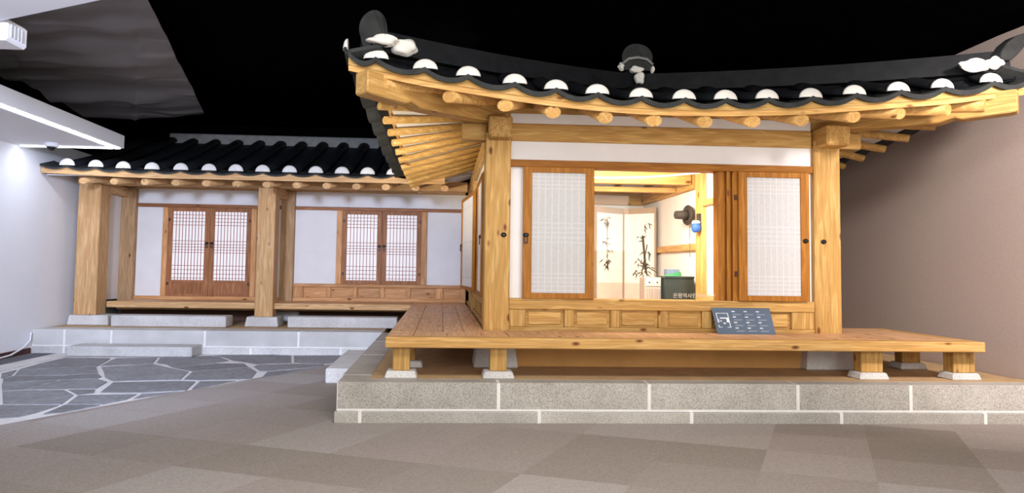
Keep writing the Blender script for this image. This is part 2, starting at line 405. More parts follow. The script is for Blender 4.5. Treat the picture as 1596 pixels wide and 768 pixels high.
# flagstone court
g = [(-6.66, 10.98), (-6.66, 1.8), (-6.4, 2.2)]
gp = clip([(-6.66, 2.0), (6, 2.0), (6, 11.04), (-6.66, 11.04)], -bn[0], -bn[1], -bd); gp = clip(gp, 1, 0, -1.05)
prism('grout_bed', gp, 'z', 0, .004, GROUT, floor)
FL = [[(-5.83, 9.27), (-4.92, 9.6), (-5.07, 10.23), (-5.14, 10.44), (-5.87, 10.47), (-5.89, 9.86)],
[(-5.83, 9.27), (-4.92, 9.6), (-4.58, 9.0), (-4.95, 8.83), (-5.58, 8.76)],
[(-5.58, 8.76), (-4.95, 8.83), (-4.58, 9.0), (-4.4, 8.75), (-4.39, 8.6), (-4.81, 8.49), (-5.19, 8.35), (-5.39, 8.25), (-5.59, 8.56)],
[(-5.39, 8.25), (-5.19, 8.35), (-4.81, 8.49), (-4.85, 7.81), (-5.04, 7.73)],
[(-4.81, 8.49), (-4.39, 8.6), (-4.14, 8.38), (-4.05, 7.91), (-4.38, 7.86), (-4.85, 7.81)],
[(-5.04, 7.73), (-4.85, 7.81), (-4.38, 7.86), (-4.08, 7.53), (-3.95, 7.03), (-4.57, 7.02)],
[(-4.38, 7.86), (-4.05, 7.91), (-3.93, 7.64), (-4.08, 7.53)],
[(-4.1, 8.33), (-3.3, 8.47), (-3.08, 8.43), (-2.97, 7.82), (-3.45, 7.65), (-3.93, 7.68)],
[(-4.08, 7.53), (-3.43, 7.62), (-3.4, 7.3), (-3.53, 7.03), (-3.94, 7.03)],
[(-4.57, 7.02), (-3.95, 7.03), (-3.96, 6.64), (-4.02, 6.45), (-4.6, 6.2)],
[(-3.93, 7.03), (-3.53, 7.03), (-3.74, 6.64), (-3.89, 6.56)],
[(-3.43, 7.62), (-2.97, 7.78), (-3.38, 7.3)],
[(-5.07, 10.23), (-5.09, 10.44), (-4.47, 10.54), (-4.27, 9.9), (-4.36, 9.81), (-4.92, 9.6)],
[(-4.86, 9.54), (-4.26, 9.87), (-3.85, 9.52), (-3.46, 9.2), (-3.33, 8.54), (-4.11, 8.38), (-4.37, 8.65), (-4.59, 9.05)],
[(-4.47, 10.54), (-3.73, 10.81), (-3.54, 10.67), (-3.25, 10.25), (-3.4, 9.98), (-3.85, 9.52), (-4.08, 9.82), (-4.28, 9.94)],
[(-3.85, 9.52), (-3.4, 9.98), (-2.95, 10.0), (-2.77, 9.63), (-3.46, 9.2)],
[(-3.46, 9.2), (-2.77, 9.63), (-2.54, 9.23), (-2.45, 8.62), (-3.09, 8.5), (-3.33, 8.54)],
[(-3.08, 8.46), (-2.6, 8.52), (-2.96, 7.86)],
[(-3.73, 10.81), (-3.61, 10.89), (-2.79, 11.0), (-2.45, 10.88), (-2.26, 10.03), (-2.75, 9.88), (-2.97, 10.06), (-3.25, 10.25), (-3.54, 10.67)],
[(-2.45, 10.88), (-1.6, 11.0), (-1.35, 10.56), (-1.73, 9.99), (-2.26, 10.03)],
[(-2.78, 9.69), (-2.75, 9.85), (-2.25, 10.0), (-1.75, 10.02), (-1.7, 9.74), (-2.45, 9.24), (-2.54, 9.23)],
[(-2.45, 9.24), (-1.71, 9.68), (-2.38, 8.72)],
[(-5.85, 8.95), (-5.83, 9.27), (-5.58, 8.76), (-5.59, 8.56)],
[(-5.6, 8.5), (-5.42, 8.2), (-5.08, 7.7), (-4.65, 7.0), (-5.3, 6.9), (-5.85, 7.6), (-5.95, 8.4)],
[(-5.3, 6.85), (-4.65, 6.95), (-4.65, 6.15), (-5.2, 5.9), (-5.6, 6.4)]]
for q in FL:
    q = clip(q, -bn[0], -bn[1], -bd-.004)
    if len(q) < 3: continue
    cx = sum(p[0] for p in q)/len(q); cy = sum(p[1] for p in q)/len(q); r = []
    for x, y in q:
        d = math.hypot(x-cx, y-cy); k = max(.5, 1-.032/d); r.append((cx+(x-cx)*k, cy+(y-cy)*k))
    prism('flagstone', r, 'z', .003, .011+.004*random.random(), SLATE, floor)
# kerb strip beside the gutter
prism('kerb_stone', [(-5.93, 9.0), (-6.25, 9.0), (-6.2, 10.85), (-5.92, 10.85)], 'z', 0.003, .03, GRANW, floor)
prism('kerb_stone', [(-5.93, 7.1), (-6.25, 7.1), (-6.25, 8.98), (-5.93, 8.98)], 'z', 0.003, .03, GRANW, floor)
prism('gutter_strip', [(-6.65, 7.1), (-6.26, 7.1), (-6.21, 10.98), (-6.65, 10.98)], 'z', 0.003, .008, plain('dark_gutter', (.10, .10, .12), .8), floor)

# ------------------------------------------------------------------ stone plinths
PZ = .39
def plinth_face_x(t, x0, x1, yf, j_up, j_lo, mat):
    """courses of blocks along x, front face at yf"""
    def course(js, z0, z1, off, depth):
        for a, b in zip(js, js[1:]):
            box('granite_block', a+.014, b-.014, yf-off, yf+depth, z0, z1, mat, t, bevel=.004)
    course(j_lo, 0, .112, .02, .40); course(j_up, .134, PZ, 0, .40)
pl = thing('pavilion_plinth', 'two course grey granite plinth carrying the front pavilion', 'plinth', (2.6, 6.3, 0))
boxes('mortar', [(-.99, 6.26, 6.3015, 6.68, .10, PZ-.006), (-1.005, 6.26, 6.2815, 6.68, .0, .112)], JOINT, pl)
plinth_face_x(pl, -1, 6.27, 6.3, [-1.0, .57, 2.061, 3.571, 4.743, 6.27], [-1.02, -.764, .968, 2.48, 4.005, 5.508, 6.27], GRAN)
# left flank of the plinth
boxes('mortar', [(-.9985, -.72, 6.7, 11.02, .1, PZ-.006), (-1.0185, -.72, 6.7, 11.02, 0, .112)], JOINT, pl)
for a, b in ((6.72, 8.25), (8.25, 9.75), (9.75, 11.03)):
    box('granite_block', -1.0, -.70, a+.014, b-.014, .134, PZ, GRAN, pl, bevel=.004)
for a, b in ((6.72, 7.6), (7.6, 9.1), (9.1, 10.6), (10.6, 11.03)):
    box('granite_block', -1.02, -.70, a+.014, b-.014, 0, .112, GRAN, pl, bevel=.004)
boxes('earth_fill', [(-.70, 6.26, 6.70, 12.98, .3, PZ-.004), (-.70, 6.26, 6.5, 6.71, PZ-.008, PZ+.002)], EARTH, pl)
wp = thing('wing_plinth', 'pale granite plinth under the rear left wing', 'plinth', (-3.9, 11.05, 0))
boxes('mortar', [(-6.74, -.99, 11.0515, 11.4, .1, PZ-.006), (-6.74, -1.03, 11.0315, 11.4, 0, .112)], JOINT, wp)
plinth_face_x(wp, -6.75, -1, 11.05, [-6.75, -6.23, -5.475, -3.951, -2.403, -.98], [-6.75, -6.22, -4.7, -3.184, -1.69, -1.03], GRANW)
box('earth_fill', -6.74, -.99, 11.46, 12.98, .3, PZ-.004, EARTH, wp, bevel=0)

# step stones
def step(label, x0, x1, y0, y1, z0, z1, mat=GRANW, name='step_stone', group=None):
    return tag(box(name, x0, x1, y0, y1, z0, z1, mat, None, bevel=.014, base=True), label, 'stone step', 'granite step stones')
step('low granite step block on the flagstones before the left wing plinth', -5.93, -3.98, 10.58, 11.02, .012, .17)
step('granite step block against the left flank of the pavilion plinth', -1.46, -1.03, 8.33, 10.2, .009, .20)
step('long granite stepping stone under the wing deck between the two left pillars', -5.78, -3.80, 11.62, 12.0, PZ, .585)
step('granite stepping stone under the wing deck beside the pavilion corner', -2.75, -.80, 11.72, 12.1, PZ, .585)

# ------------------------------------------------------------------ foundation stones
def base_stone(label, cx, cy, z0, z1, bx, by, k=.86, mat=GRANW, grp=None, name='foundation_stone'):
    return tag(frustum(name, cx, cy, z0, z1, bx, by, bx*k, by*k, mat), label, 'foundation stone', 'deck footing stones' if name == 'footing_stone' else 'pillar foundation stones')
base_stone('tapered foundation stone under the left front pavilion pillar', .62, 7.44, PZ, .69, .25, .22, .84)
base_stone('tapered foundation stone under the right front pavilion pillar', 4.50, 7.44, PZ, .69, .30, .22, .84)
base_stone('cut foundation stone under the leftmost front pillar of the wing', -6.28, 12.04, PZ, .567, .36, .22, .93)
base_stone('cut foundation stone under the second front pillar of the wing', -3.24, 12.04, PZ, .567, .30, .22, .9)
base_stone('shaded foundation stone under the wing deck behind the second front pillar', -3.05, 13.02, PZ, .60, .26, .18, .92)
FT = []
for cx, cy, lab in ((-.395, 6.60, 'flat footing stone under the front left corner leg of the deck'),
                    (.585, 6.60, 'flat footing stone under the deck leg before the left pavilion pillar'),
                    (4.555, 6.68, 'flat footing stone under the deck leg before the right pavilion pillar'),
                    (5.57, 6.68, 'flat footing stone under the rightmost front deck leg'),
                    (5.55, 7.42, 'flat footing stone under the back right deck leg beside the beige wall'),
                    (-.36, 7.30, 'flat footing stone under the second deck leg of the left side walkway')):
    base_stone(lab, cx, cy, PZ+.001, PZ+.075, .165, .12, .86, GRANW, name='footing_stone')
    FT.append((cx, cy))

# ------------------------------------------------------------------ decks
DZ = .81
dk = thing('pavilion_deck', 'raised pine deck wrapping the front pavilion on short square legs', 'deck', (2.5, 6.9, PZ))
box('edge_beam', -.55, 5.65, 6.42, 6.56, DZ-.105, DZ, wood('pale', 'x'), dk, bevel=.008)
box('edge_beam', 5.53, 5.65, 6.562, 7.98, DZ-.105, DZ, wood('pale', 'y'), dk, bevel=.008)
box('edge_beam', -.55, -.28, 6.97, 11.96, DZ-.105, DZ, wood('floor', 'y'), dk, bevel=.006)
x = -.55
xs = [-.55, -.28, .06, .42, .70, 1.08]
while xs[-1] < 5.1: xs.append(xs[-1]+.36+.05*random.random())
xs = [v for v in xs if v < 5.25]+[5.528]
for a, b in zip(xs, xs[1:]):
    y1 = 6.966 if b < .45 else (7.24 if b < 4.75 else 7.98)
    box('plank', a+.003, b-.003, 6.563, y1, DZ-.05, DZ-.001-.002*random.random(), wood('floor', 'y'), dk, bevel=.004)
for a, b in ((-.277, .02), (.02, .25), (.25, .475)):
    for c, d in ((6.97, 9.4), (9.4, 11.96)):
        box('plank', a+.002, b-.002, c+.003, d-.003, DZ-.05, DZ-.001-.002*random.random(), wood('floor', 'y'), dk, bevel=.003)
for (cx, cy), (hx, hy) in zip(FT, [(.085, .07), (.085, .07), (.118, .075), (.12, .075), (.11, .07), (.08, .07)]):
    box('leg', cx-hx, cx+hx, cy-hy, cy+hy, PZ+.076, DZ-.106, wood('pine', 'z'), dk, bevel=.006)
wd = thing('wing_deck', 'narrow pine veranda deck along the rear left wing', 'deck', (-3.5, 12.4, .6))
box('edge_beam', -6.05, -.56, 11.98, 12.12, DZ-.11, DZ, wood('wing', 'x'), wd, bevel=.008)
xw = [-6.05]
while xw[-1] < .1: xw.append(xw[-1]+.55)
xw[-1] = .47
for a, b in zip(xw, xw[1:]):
    y0 = 12.122 if b < -.5 else 11.965
    segs = [(a, b)]
    box('plank', a+.003, b-.003, y0+.002, 12.93, DZ-.05, DZ-.001-.002*random.random(), wood('floor', 'x'), wd, bevel=.003)
box('joist', -5.9, .4, 12.3, 12.4, DZ-.16, DZ-.051, wood('grey', 'x'), wd)

# ------------------------------------------------------------------ pavilion body
pv = thing('hanok_pavilion', 'pine framed hanok pavilion with white plaster walls and open window', 'building', (2.6, 7.4, PZ))
W = wood
PL = (.475, .765); PR = (4.335, 4.65)
box('pillar', PL[0], PL[1], 7.25, 7.55, .69, 3.06, W('pine', 'z'), pv, bevel=.012)
box('pillar', PR[0], PR[1], 7.25, 7.55, .69, 3.06, W('pine', 'z'), pv, bevel=.012)
box('pillar', PL[0]+.01, PL[1], 10.6, 10.9, PZ, 3.06, W('pine', 'z'), pv, bevel=.012)
# head beams and crossing beam ends above the pillars
box('head_beam', PL[1], PR[0], 7.29, 7.50, 2.975, 3.18, W('pine', 'x'), pv, bevel=.012)
for (a, b) in (PL, PR):
    box('beam_end', a+.02, b-.01, 7.02, 7.53, 2.965, 3.20, W('pine', 'y'), pv, bevel=.02)
box('beam_end', .20, .485, 7.30, 7.50, 2.98, 3.17, W('pine', 'x'), pv, bevel=.015)
box('beam_end', 4.64, 4.95, 7.30, 7.50, 2.98, 3.17, W('pine', 'x'), pv, bevel=.015)
box('side_beam', .50, .72, 7.56, 12.95, 2.96, 3.17, W('pine', 'y'), pv, bevel=.01)
box('side_beam', 4.40, 4.62, 7.56, 12.0, 2.96, 3.17, W('pine', 'y'), pv, bevel=.01)
# plates right under the rafters, set back
box('purlin', .35, 4.80, 7.34, 7.52, 3.26, 3.44, W('pine', 'x'), pv, bevel=.02)
box('purlin', .53, .70, 7.54, 12.9, 3.171, 3.27, W('pine', 'y'), pv, bevel=.02)
box('purlin', 4.42, 4.60, 7.54, 12.0, 3.171, 3.27, W('pine', 'y'), pv, bevel=.02)
# plaster panels of the front wall
box('plaster_panel', PL[1], PR[0], 7.32, 7.46, 3.18, 3.30, PLASTER, pv, bevel=0)
box('plaster_panel', PL[1], PR[0], 7.32, 7.46, 2.755, 2.975, PLASTER, pv, bevel=0)
box('plaster_panel', PL[1], 1.0, 7.33, 7.45, 1.17, 2.68, PLASTER, pv, bevel=0)
box('plaster_panel', 4.15, PR[0], 7.33, 7.45, 1.17, 2.68, PLASTER, pv, bevel=0)
box('lintel', PL[1], PR[0], 7.27, 7.47, 2.675, 2.755, W('frame', 'x'), pv, bevel=.006)
box('sill', PL[1], PR[0], 7.27, 7.50, 1.045, 1.168, W('pine', 'x'), pv, bevel=.008)
box('bottom_rail', PL[1], PR[0], 7.275, 7.47, .785, .845, W('pine', 'x'), pv, bevel=.006)
st = [(.766, .954), (1.402, 1.512), (1.934, 2.038), (2.493, 2.591), (3.004, 3.118), (3.53, 3.62), (4.068, 4.334)]
for a, b in st: box('wainscot_stile', a, b, 7.285, 7.45, .846, 1.044, W('pine', 'z'), pv, bevel=.006)
for (a, b), (c, d) in zip(st, st[1:]):
    p = box('wainscot_panel', b, c, 7.335, 7.44, .846, 1.044, W('pine', 'x'), pv, bevel=.0)
    box('raised_field', b+.035, c-.035, 7.318, 7.334, .872, 1.018, W('pine', 'x'), p, bevel=.004)
box('under_wall', PL[1]-.02, PR[0]+.02, 7.36, 7.5, PZ, .784, EARTHW, pv, bevel=0)
box('under_wall', .52, .68, 7.6, 12.9, PZ, .784, EARTHW, pv, bevel=0)
# window jambs, glass
box('window_jamb', 1.60, 1.735, 7.28, 7.45, 1.169, 2.674, W('frame', 'z'), pv)
for a, b, y in ((3.205, 3.27, 7.30), (3.27, 3.30, 7.33), (3.30, 3.345, 7.29), (3.345, 3.365, 7.32), (3.365, 3.52, 7.28)):
    box('window_jamb', a+.001, b-.001, y, 7.45, 1.169, 2.674, W('frame', 'z'), pv, bevel=.003)
gl = box('glass_pane', 1.736, 3.204, 7.40, 7.406, 1.169, 2.674, GLASS, pv, bevel=0); gl['label'] = 'clear glass pane'

def leaf(parent, to3, wd_, h, stile, rail, fmat, pmat, lat, thick=.04, handle=None, nv=7, hg=None, hinge=None, bot=0):
    """a framed paper leaf in local (u, v, n) mapped by to3; frame is the part, the rest hangs under it"""
    def bx(u0, u1, v0, v1, n0, n1):
        return [to3(u, v, n) for n in (n0, n1) for (u, v) in ((u0, v0), (u1, v0), (u1, v1), (u0, v1))]
    def mk(name, lst, mat, par, bev=0):
        V, Fc = [], []
        for b in lst:
            k = len(V); V += bx(*b); Fc += [tuple(i+k for i in f) for f in BF]
        return mesh(name, V, Fc, mat, par, bevel=bev)
    f = mk('hinged_leaf', [(0, stile, 0, h, 0, thick), (wd_-stile, wd_, 0, h, 0, thick),
                           (stile, wd_-stile, 0, rail+bot, 0, thick), (stile, wd_-stile, h-rail, h, 0, thick)], fmat, parent, .003)
    mk('paper', [(stile, wd_-stile, rail+bot, h-rail, thick*.35, thick*.55)], pmat, f)
    u0, u1, v0, v1 = stile, wd_-stile, rail+bot, h-rail
    L = []; tb, n0, n1 = lat[0], thick*.551, thick*lat[1]
    for k in range(1, nv):
        u = u0+(u1-u0)*k/nv; L.append((u-tb, u+tb, v0, v1, n0, n1))
    for v in hg:
        z = v0+(v1-v0)*v; L.append((u0, u1, z-tb*.8, z+tb*.8, n0, n1-.001))
    mk('lattice', L, lat[2], f)
    if bot: mk('bottom_panel', [(stile+.03, wd_-stile-.03, .05, bot+rail-.05, thick, thick+.006)], fmat, f, .003)
    if handle:
        for hu, hv, kind in handle:
            if kind == 'knob': mk_disc(f, to3, hu, hv, thick, .034, .022)
            else:
                mk_disc(f, to3, hu, hv, thick, .036, .02)
                mk('ring_pull', [(hu-.022, hu-.012, hv-.085, hv-.02, thick+.008, thick+.018), (hu+.012, hu+.022, hv-.085, hv-.02, thick+.008, thick+.018),
                                 (hu-.022, hu+.022, hv-.095, hv-.080, thick+.008, thick+.018)], IRON, f)
    if hinge:
        for hu, hv in hinge: mk('hinge', [(hu-.02, hu+.02, hv-.028, hv+.028, thick, thick+.008)], plain('red_brown_iron', (.06, .018, .01), .5), f, .003)
    return f
def mk_disc(par, to3, u, v, n, ru, rv, name='knob'):
    k = 14; V = []
    for nn, s in ((n, 1.0), (n+.010, .95), (n+.02, .5)):
        for i in range(k):
            a = 2*math.pi*i/k; V.append(to3(u+ru*s*math.cos(a), v+rv*s*math.sin(a)*1.25, nn))
    Fc = [(j*k+i, j*k+(i+1) % k, (j+1)*k+(i+1) % k, (j+1)*k+i) for j in (0, 1) for i in range(k)]
    Fc += [tuple(range(k)), tuple(range(2*k, 3*k))]
    return mesh(name, V, Fc, IRON, par)
HGM = [.06, .10, .145, .18, .47, .505, .54, .575, .61, .86, .90, .94, .98, .02]
HGM = [.02, .055, .09, .125, .16, .42, .46, .50, .54, .58, .865, .90, .93, .965]
latm = (.0055, .62, LATP)
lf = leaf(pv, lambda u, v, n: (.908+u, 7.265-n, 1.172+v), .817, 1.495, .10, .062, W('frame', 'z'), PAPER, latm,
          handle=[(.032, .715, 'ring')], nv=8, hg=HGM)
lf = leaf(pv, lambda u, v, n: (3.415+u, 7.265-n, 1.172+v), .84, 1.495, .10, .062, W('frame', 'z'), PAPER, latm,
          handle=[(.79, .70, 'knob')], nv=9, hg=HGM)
for v in (.28, 1.17):
    box('hinge', 3.385, 3.41, 7.262, 7.279, 1.172+v, 1.23+v, plain('red_brown_iron', (.06, .018, .01), .5), pv, bevel=.002)
mk_disc(pv, lambda u, v, n: (.69+u, 7.25-n, 1.885+v), 0, 0, 0, .034, .022)
mk_disc(pv, lambda u, v, n: (4.435+u, 7.25-n, 1.868+v), 0, 0, 0, .034, .022)

# side wall facing the courtyard (x = .52) with two leaves swung open
box('side_plaster', .56, .66, 7.56, 12.93, 2.76, 2.96, PLASTER, pv, bevel=0)
box('side_plaster', .56, .66, 9.4, 12.93, 1.17, 2.67, PLASTER, pv, bevel=0)
box('side_plaster', .56, .66, 7.56, 8.6, 1.17, 2.67, PLASTER, pv, bevel=0)
box('side_lintel', .51, .67, 7.56, 12.93, 2.67, 2.76, W('frame', 'y'), pv)
box('side_sill', .50, .70, 7.56, 12.93, 1.05, 1.17, W('pine', 'y'), pv)
box('side_rail', .50, .70, 7.56, 12.93, .785, .85, W('pine', 'y'), pv)
for k in range(9):
    a = 7.6+.58*k
    box('wainscot_stile', .515, .66, a, a+.1, .851, 1.049, W('pine', 'z'), pv, bevel=.004)
    box('wainscot_panel', .56, .65, a+.1, a+.58, .851, 1.049, W('pine', 'y'), pv, bevel=0)
box('window_jamb', .50, .66, 8.6, 8.72, 1.171, 2.669, W('frame', 'z'), pv)
box('window_jamb', .50, .66, 9.28, 9.4, 1.171, 2.669, W('frame', 'z'), pv)
box('inner_shutter', .60, .63, 8.72, 9.28, 1.171, 2.669, PAPERW, pv, bevel=0)
leaf(pv, lambda u, v, n: (.492-n, 7.58+u, 1.16+v), 1.05, 1.48, .06, .05, W('frame', 'z'), PAPERW, (.004, .6, LATP), handle=[(.10, .72, 'ring')], nv=6, hg=[.1, .5, .9])
ang = math.atan2(.135, 1.32); ca, sa = math.cos(ang), math.sin(ang)
leaf(pv, lambda u, v, n: (.478-u*sa-n*ca, 9.30+u*ca-n*sa, 1.17+v), 1.33, 1.46, .07, .05, W('frame', 'z'), PAPERW, (.004, .6, LATP), handle=[(1.28, .70, 'ring')], nv=6, hg=[.1, .5, .9])

# ------------------------------------------------------------------ interior of the pavilion room
rm = pv
box('inner_floor', .70, 4.3, 7.51, 11.6, .70, .84, W('deck', 'y'), rm, bevel=0)
box('inner_plaster', .7, 3.9, 11.42, 11.5, .84, 3.2, PLASTER, rm, bevel=0)
box('inner_plaster', 3.62, 3.70, 7.51, 11.42, .84, 3.2, PLASTER, rm, bevel=0)
box('inner_plaster', .67, .72, 7.56, 11.42, .84, 3.2, PLASTER, rm, bevel=0)
box('back_beam', .73, 3.61, 11.30, 11.42, 2.675, 2.905, W('pine', 'x'), rm)
box('wall_beam', 3.54, 3.62, 8.95, 11.29, 2.675, 2.905, W('pine', 'y'), rm)
box('mid_rail', 3.57, 3.62, 8.92, 11.29, 1.80, 1.90, W('pale', 'y'), rm)
box('inner_post', 3.55, 3.62, 8.62, 8.84, .84, 3.0, W('pale', 'z'), rm)
box('upper_rail', 3.55, 3.62, 7.52, 8.61, 2.40, 2.48, W('pale', 'y'), rm)
box('upper_rail', 3.55, 3.62, 7.52, 8.61, 1.10, 1.18, W('pale', 'y'), rm)
box('cross_beam', .73, 3.53, 8.93, 9.05, 2.735, 2.95, W('pine', 'x'), rm)
box('cross_beam', .73, 3.53, 9.55, 9.65, 2.695, 2.77, W('pale', 'x'), rm)
mesh('inner_ceiling', [(.7, 7.5, 2.98), (3.66, 7.5, 2.98), (3.66, 11.45, 3.06), (.7, 11.45, 3.06), (.7, 7.5, 3.02), (3.66, 7.5, 3.02), (3.66, 11.45, 3.1), (.7, 11.45, 3.1)], BF, PLASTER, rm)
for k in range(5):
    x = .95+.55*k
    rod('inner_rafter', (x, 7.6, 2.97), (x+.5, 11.3, 3.0), .05, .035, W('pine', 'y'), rm)

# folding screen
fs = thing('folding_screen', 'tall white folding screen painted with ink bamboo inside the room', 'folding screen', (3.05, 10.7, .84))
INK = plain('brown_black_ink', (.035, .022, .015), .9); INKG = plain('grey_green_ink', (.12, .15, .11), .9)
FR = plain('brown_silk_border', (.36, .27, .20), .8); SCR = plain('screen_paper', (.84, .82, .77), .95, .02); BANDM = plain('pale_pink_silk', (.70, .58, .52), .9)
SC = [(1.95, 10.86), (2.52, 10.50), (3.10, 10.88), (3.555, 10.50)]
rng = random.Random(3)
for k in range(3):
    (xa, ya), (xb, yb) = SC[k], SC[k+1]
    L_ = math.hypot(xb-xa, yb-ya); ux, uy = (xb-xa)/L_, (yb-ya)/L_; nx, ny = uy, -ux
    def P3(u, v, n, xa=xa, ya=ya, ux=ux, uy=uy, nx=nx, ny=ny): return (xa+ux*u+nx*n, ya+uy*u+ny*n, .842+v)
    def pb(name, u0, u1, v0, v1, n0, n1, mat, par):
        return mesh(name, [P3(u, v, n) for n in (n0, n1) for (u, v) in ((u0, v0), (u1, v0), (u1, v1), (u0, v1))], BF, mat, par)
    f = pb('screen_panel', .003, L_-.003, 0, 1.72, -.015, .015, FR, fs)
    pb('painted_sheet', .035, L_-.035, .45, 1.62, .0151, .018, SCR, f)
    pb('lower_band', .035, L_-.035, .04, .449, .0151, .018, BANDM, f)
    V, Fc = [], []
    def leafm(u, v, a, l, wv=.011):
        du, dv = math.cos(a), math.sin(a); k0 = len(V)
        for s, o_ in ((0, 0), (.35, wv), (1, 0), (.35, -wv)):
            V.append(P3(u+du*l*s-dv*o_, v+dv*l*s+du*o_, .0195))
        Fc.append((k0, k0+1, k0+2, k0+3))
    def stem(u, v0, v1, wv=.006, lean=0):
        k0 = len(V)
        V.extend([P3(u-wv, v0, .0193), P3(u+wv, v0, .0193), P3(u+lean+wv, v1, .0193), P3(u+lean-wv, v1, .0193)]); Fc.append((k0, k0+1, k0+2, k0+3))
    if k == 1:
        stem(.27, .72, 1.55); cl_ = [(.27, 1.50, 13, .17), (.25, 1.16, 6, .12), (.30, 1.02, 4, .10), (.24, .80, 12, .15), (.30, .83, 6, .14)]
    elif k == 2:
        stem(.42, .62, 1.25, .02, -.06); stem(.34, .60, 1.1, .01, .1)
        cl_ = [(.45, 1.42, 5, .13), (.35, 1.20, 5, .12), (.42, .98, 6, .14), (.30, .83, 7, .15), (.45, .75, 14, .18), (.22, .66, 5, .14), (.4, .62, 8, .16)]
    else:
        stem(.4, .6, 1.5); cl_ = [(.4, 1.4, 9, .15), (.35, 1.0, 6, .12)]
    for (u, v, n_, l) in cl_:
        for q in range(n_):
            a = -math.pi/2+rng.uniform(-1.35, 1.35) if rng.random() < .75 else rng.uniform(0, 6.28)
            leafm(u+rng.uniform(-.06, .06), v+rng.uniform(-.05, .05), a, l*rng.uniform(.5, 1.15))
    V = [v for v in V]
    mesh('bamboo_painting', V, Fc, INK if k != 2 else plain('sepia_ink', (.07, .05, .03), .9), f)
# horsehair hat on the wall, its cord, blue pouch
HATM = plain('black_horsehair', (.035, .026, .022), .8)
t = thing('horsehair_hat', 'black wide brimmed horsehair hat hung on the inner wall', 'hat', (3.56, 9.08, 2.18))
lathe('brim', (3.545, 9.09, 2.315), [(.02, 0), (.165, .0), (.17, -.012), (.165, -.02), (.02, -.02)], HATM, t, axis='x', sc=(1, 1.15, .86), n=28)
lathe('crown', (3.53, 9.09, 2.315), [(.085, 0), (.075, -.06), (.068, -.17), (.06, -.175)], HATM, t, axis='x', sc=(1, 1.15, .86), n=24)
cord = tag(tube('hat_cord', [(3.52, 8.97, 2.17), (3.52, 8.975, 2.0), (3.52, 8.97, 1.85), (3.52, 8.97, 1.71)], .006, plain('brown_cord', (.25, .12, .06), .7)), 'thin brown beaded cord dangling below the black hat', 'cord')
t = thing('silk_pouch', 'small blue and white pouch hung on the inner post', 'pouch', (3.47, 8.66, 2.05))
lathe('pouch_body', (3.485, 8.66, 2.04), [(.03, 0), (.058, .03), (.062, .08), (.052, .12)], plain('blue_silk', (.03, .12, .50), .6), t, sc=(1, 1.2, 1))
lathe('pouch_rim', (3.485, 8.66, 2.161), [(.052, 0), (.055, .02), (.04, .04)], PAPERW, t, sc=(1, 1.2, 1))
box('hook', 3.50, 3.549, 8.63, 8.69, 2.17, 2.30, HATM, t)
# solids added in place of reflections in the glass, and a cabinet
CH = plain('dark_green_reflection', (.018, .032, .030), .35, .3, 14)
t = thing('dark_reflection', 'low dark green block standing in for a reflection in the window glass', 'reflection', (3.33, 8.8, .84))  # chest shape added where the glass holds a dark reflection
box('reflection_body', 3.13, 3.545, 8.87, 9.17, .86, 1.40, CH, t, bevel=.008)
box('reflection_top', 3.12, 3.546, 8.86, 9.18, 1.401, 1.43, CH, t, bevel=.005)
boxes('foot', [(3.14, 3.2, 8.88, 8.94, .84, .859), (3.46, 3.52, 8.88, 8.94, .84, .859)], CH, t)
tag(box('blue_reflection', 3.20, 3.38, 9.0, 9.14, 1.431, 1.53, plain('blue_grey_reflection', (.16, .22, .33), .6)), 'small blue grey block standing in for a reflection in the window glass', 'box')  # solid block added for the blue part of the reflection
t = thing('green_reflection', 'green fold standing in for a reflection in the window glass', 'cloth', (3.2, 8.93, 1.43))  # fold added for the green part of the reflection
mesh('reflection_fold', [(3.14, 8.95, 1.432), (3.40, 8.96, 1.432), (3.36, 8.99, 1.455), (3.16, 8.985, 1.445), (3.38, 8.955, 1.50), (3.20, 8.965, 1.45)], [(0, 1, 2, 3), (0, 5, 4, 1), (3, 2, 4, 5), (0, 3, 5), (1, 4, 2)], plain('green_reflection_tint', (.06, .30, .13), .8), t)
GRY = plain('pale_grey_paint', (.40, .34, .31), .6)
t = thing('small_cabinet', 'small pale grey cabinet with two drawers and slatted doors', 'cabinet', (3.0, 9.1, .84))
box('cabinet_body', 2.87, 3.11, 8.98, 9.22, .84, 1.41, GRY, t)
for k in (0, 1):
    d = box('drawer', 2.882+.112*k, 2.986+.112*k, 8.968, 8.979, 1.285, 1.395, plain('drawer_cream', (.60, .52, .46), .7), t, bevel=.003)
    box('knob', 2.922+.112*k, 2.946+.112*k, 8.955, 8.967, 1.33, 1.35, HATM, d)
    d = box('cabinet_door', 2.882+.112*k, 2.986+.112*k, 8.968, 8.979, .87, 1.27, GRY, t, bevel=.003)
    for j in range(3): box('slat', 2.895+.112*k+.031*j, 2.910+.112*k+.031*j, 8.960, 8.967, .89, 1.25, plain('grey_slat', (.30, .25, .22), .7), d, bevel=0)
# glowing curved tube added to imitate the led cove reflected in the glass
tag(tube('led_reflection', [(1.75, 8.2, 2.70), (2.2, 8.2, 2.705), (2.6, 8.2, 2.72), (3.0, 8.2, 2.755), (3.4, 8.2, 2.805)], .011, emit('reflection_white', (1, .98, .95), 3.0)), 'thin white curved glow imitating an led reflection across the top of the glazed opening', 'light tube')
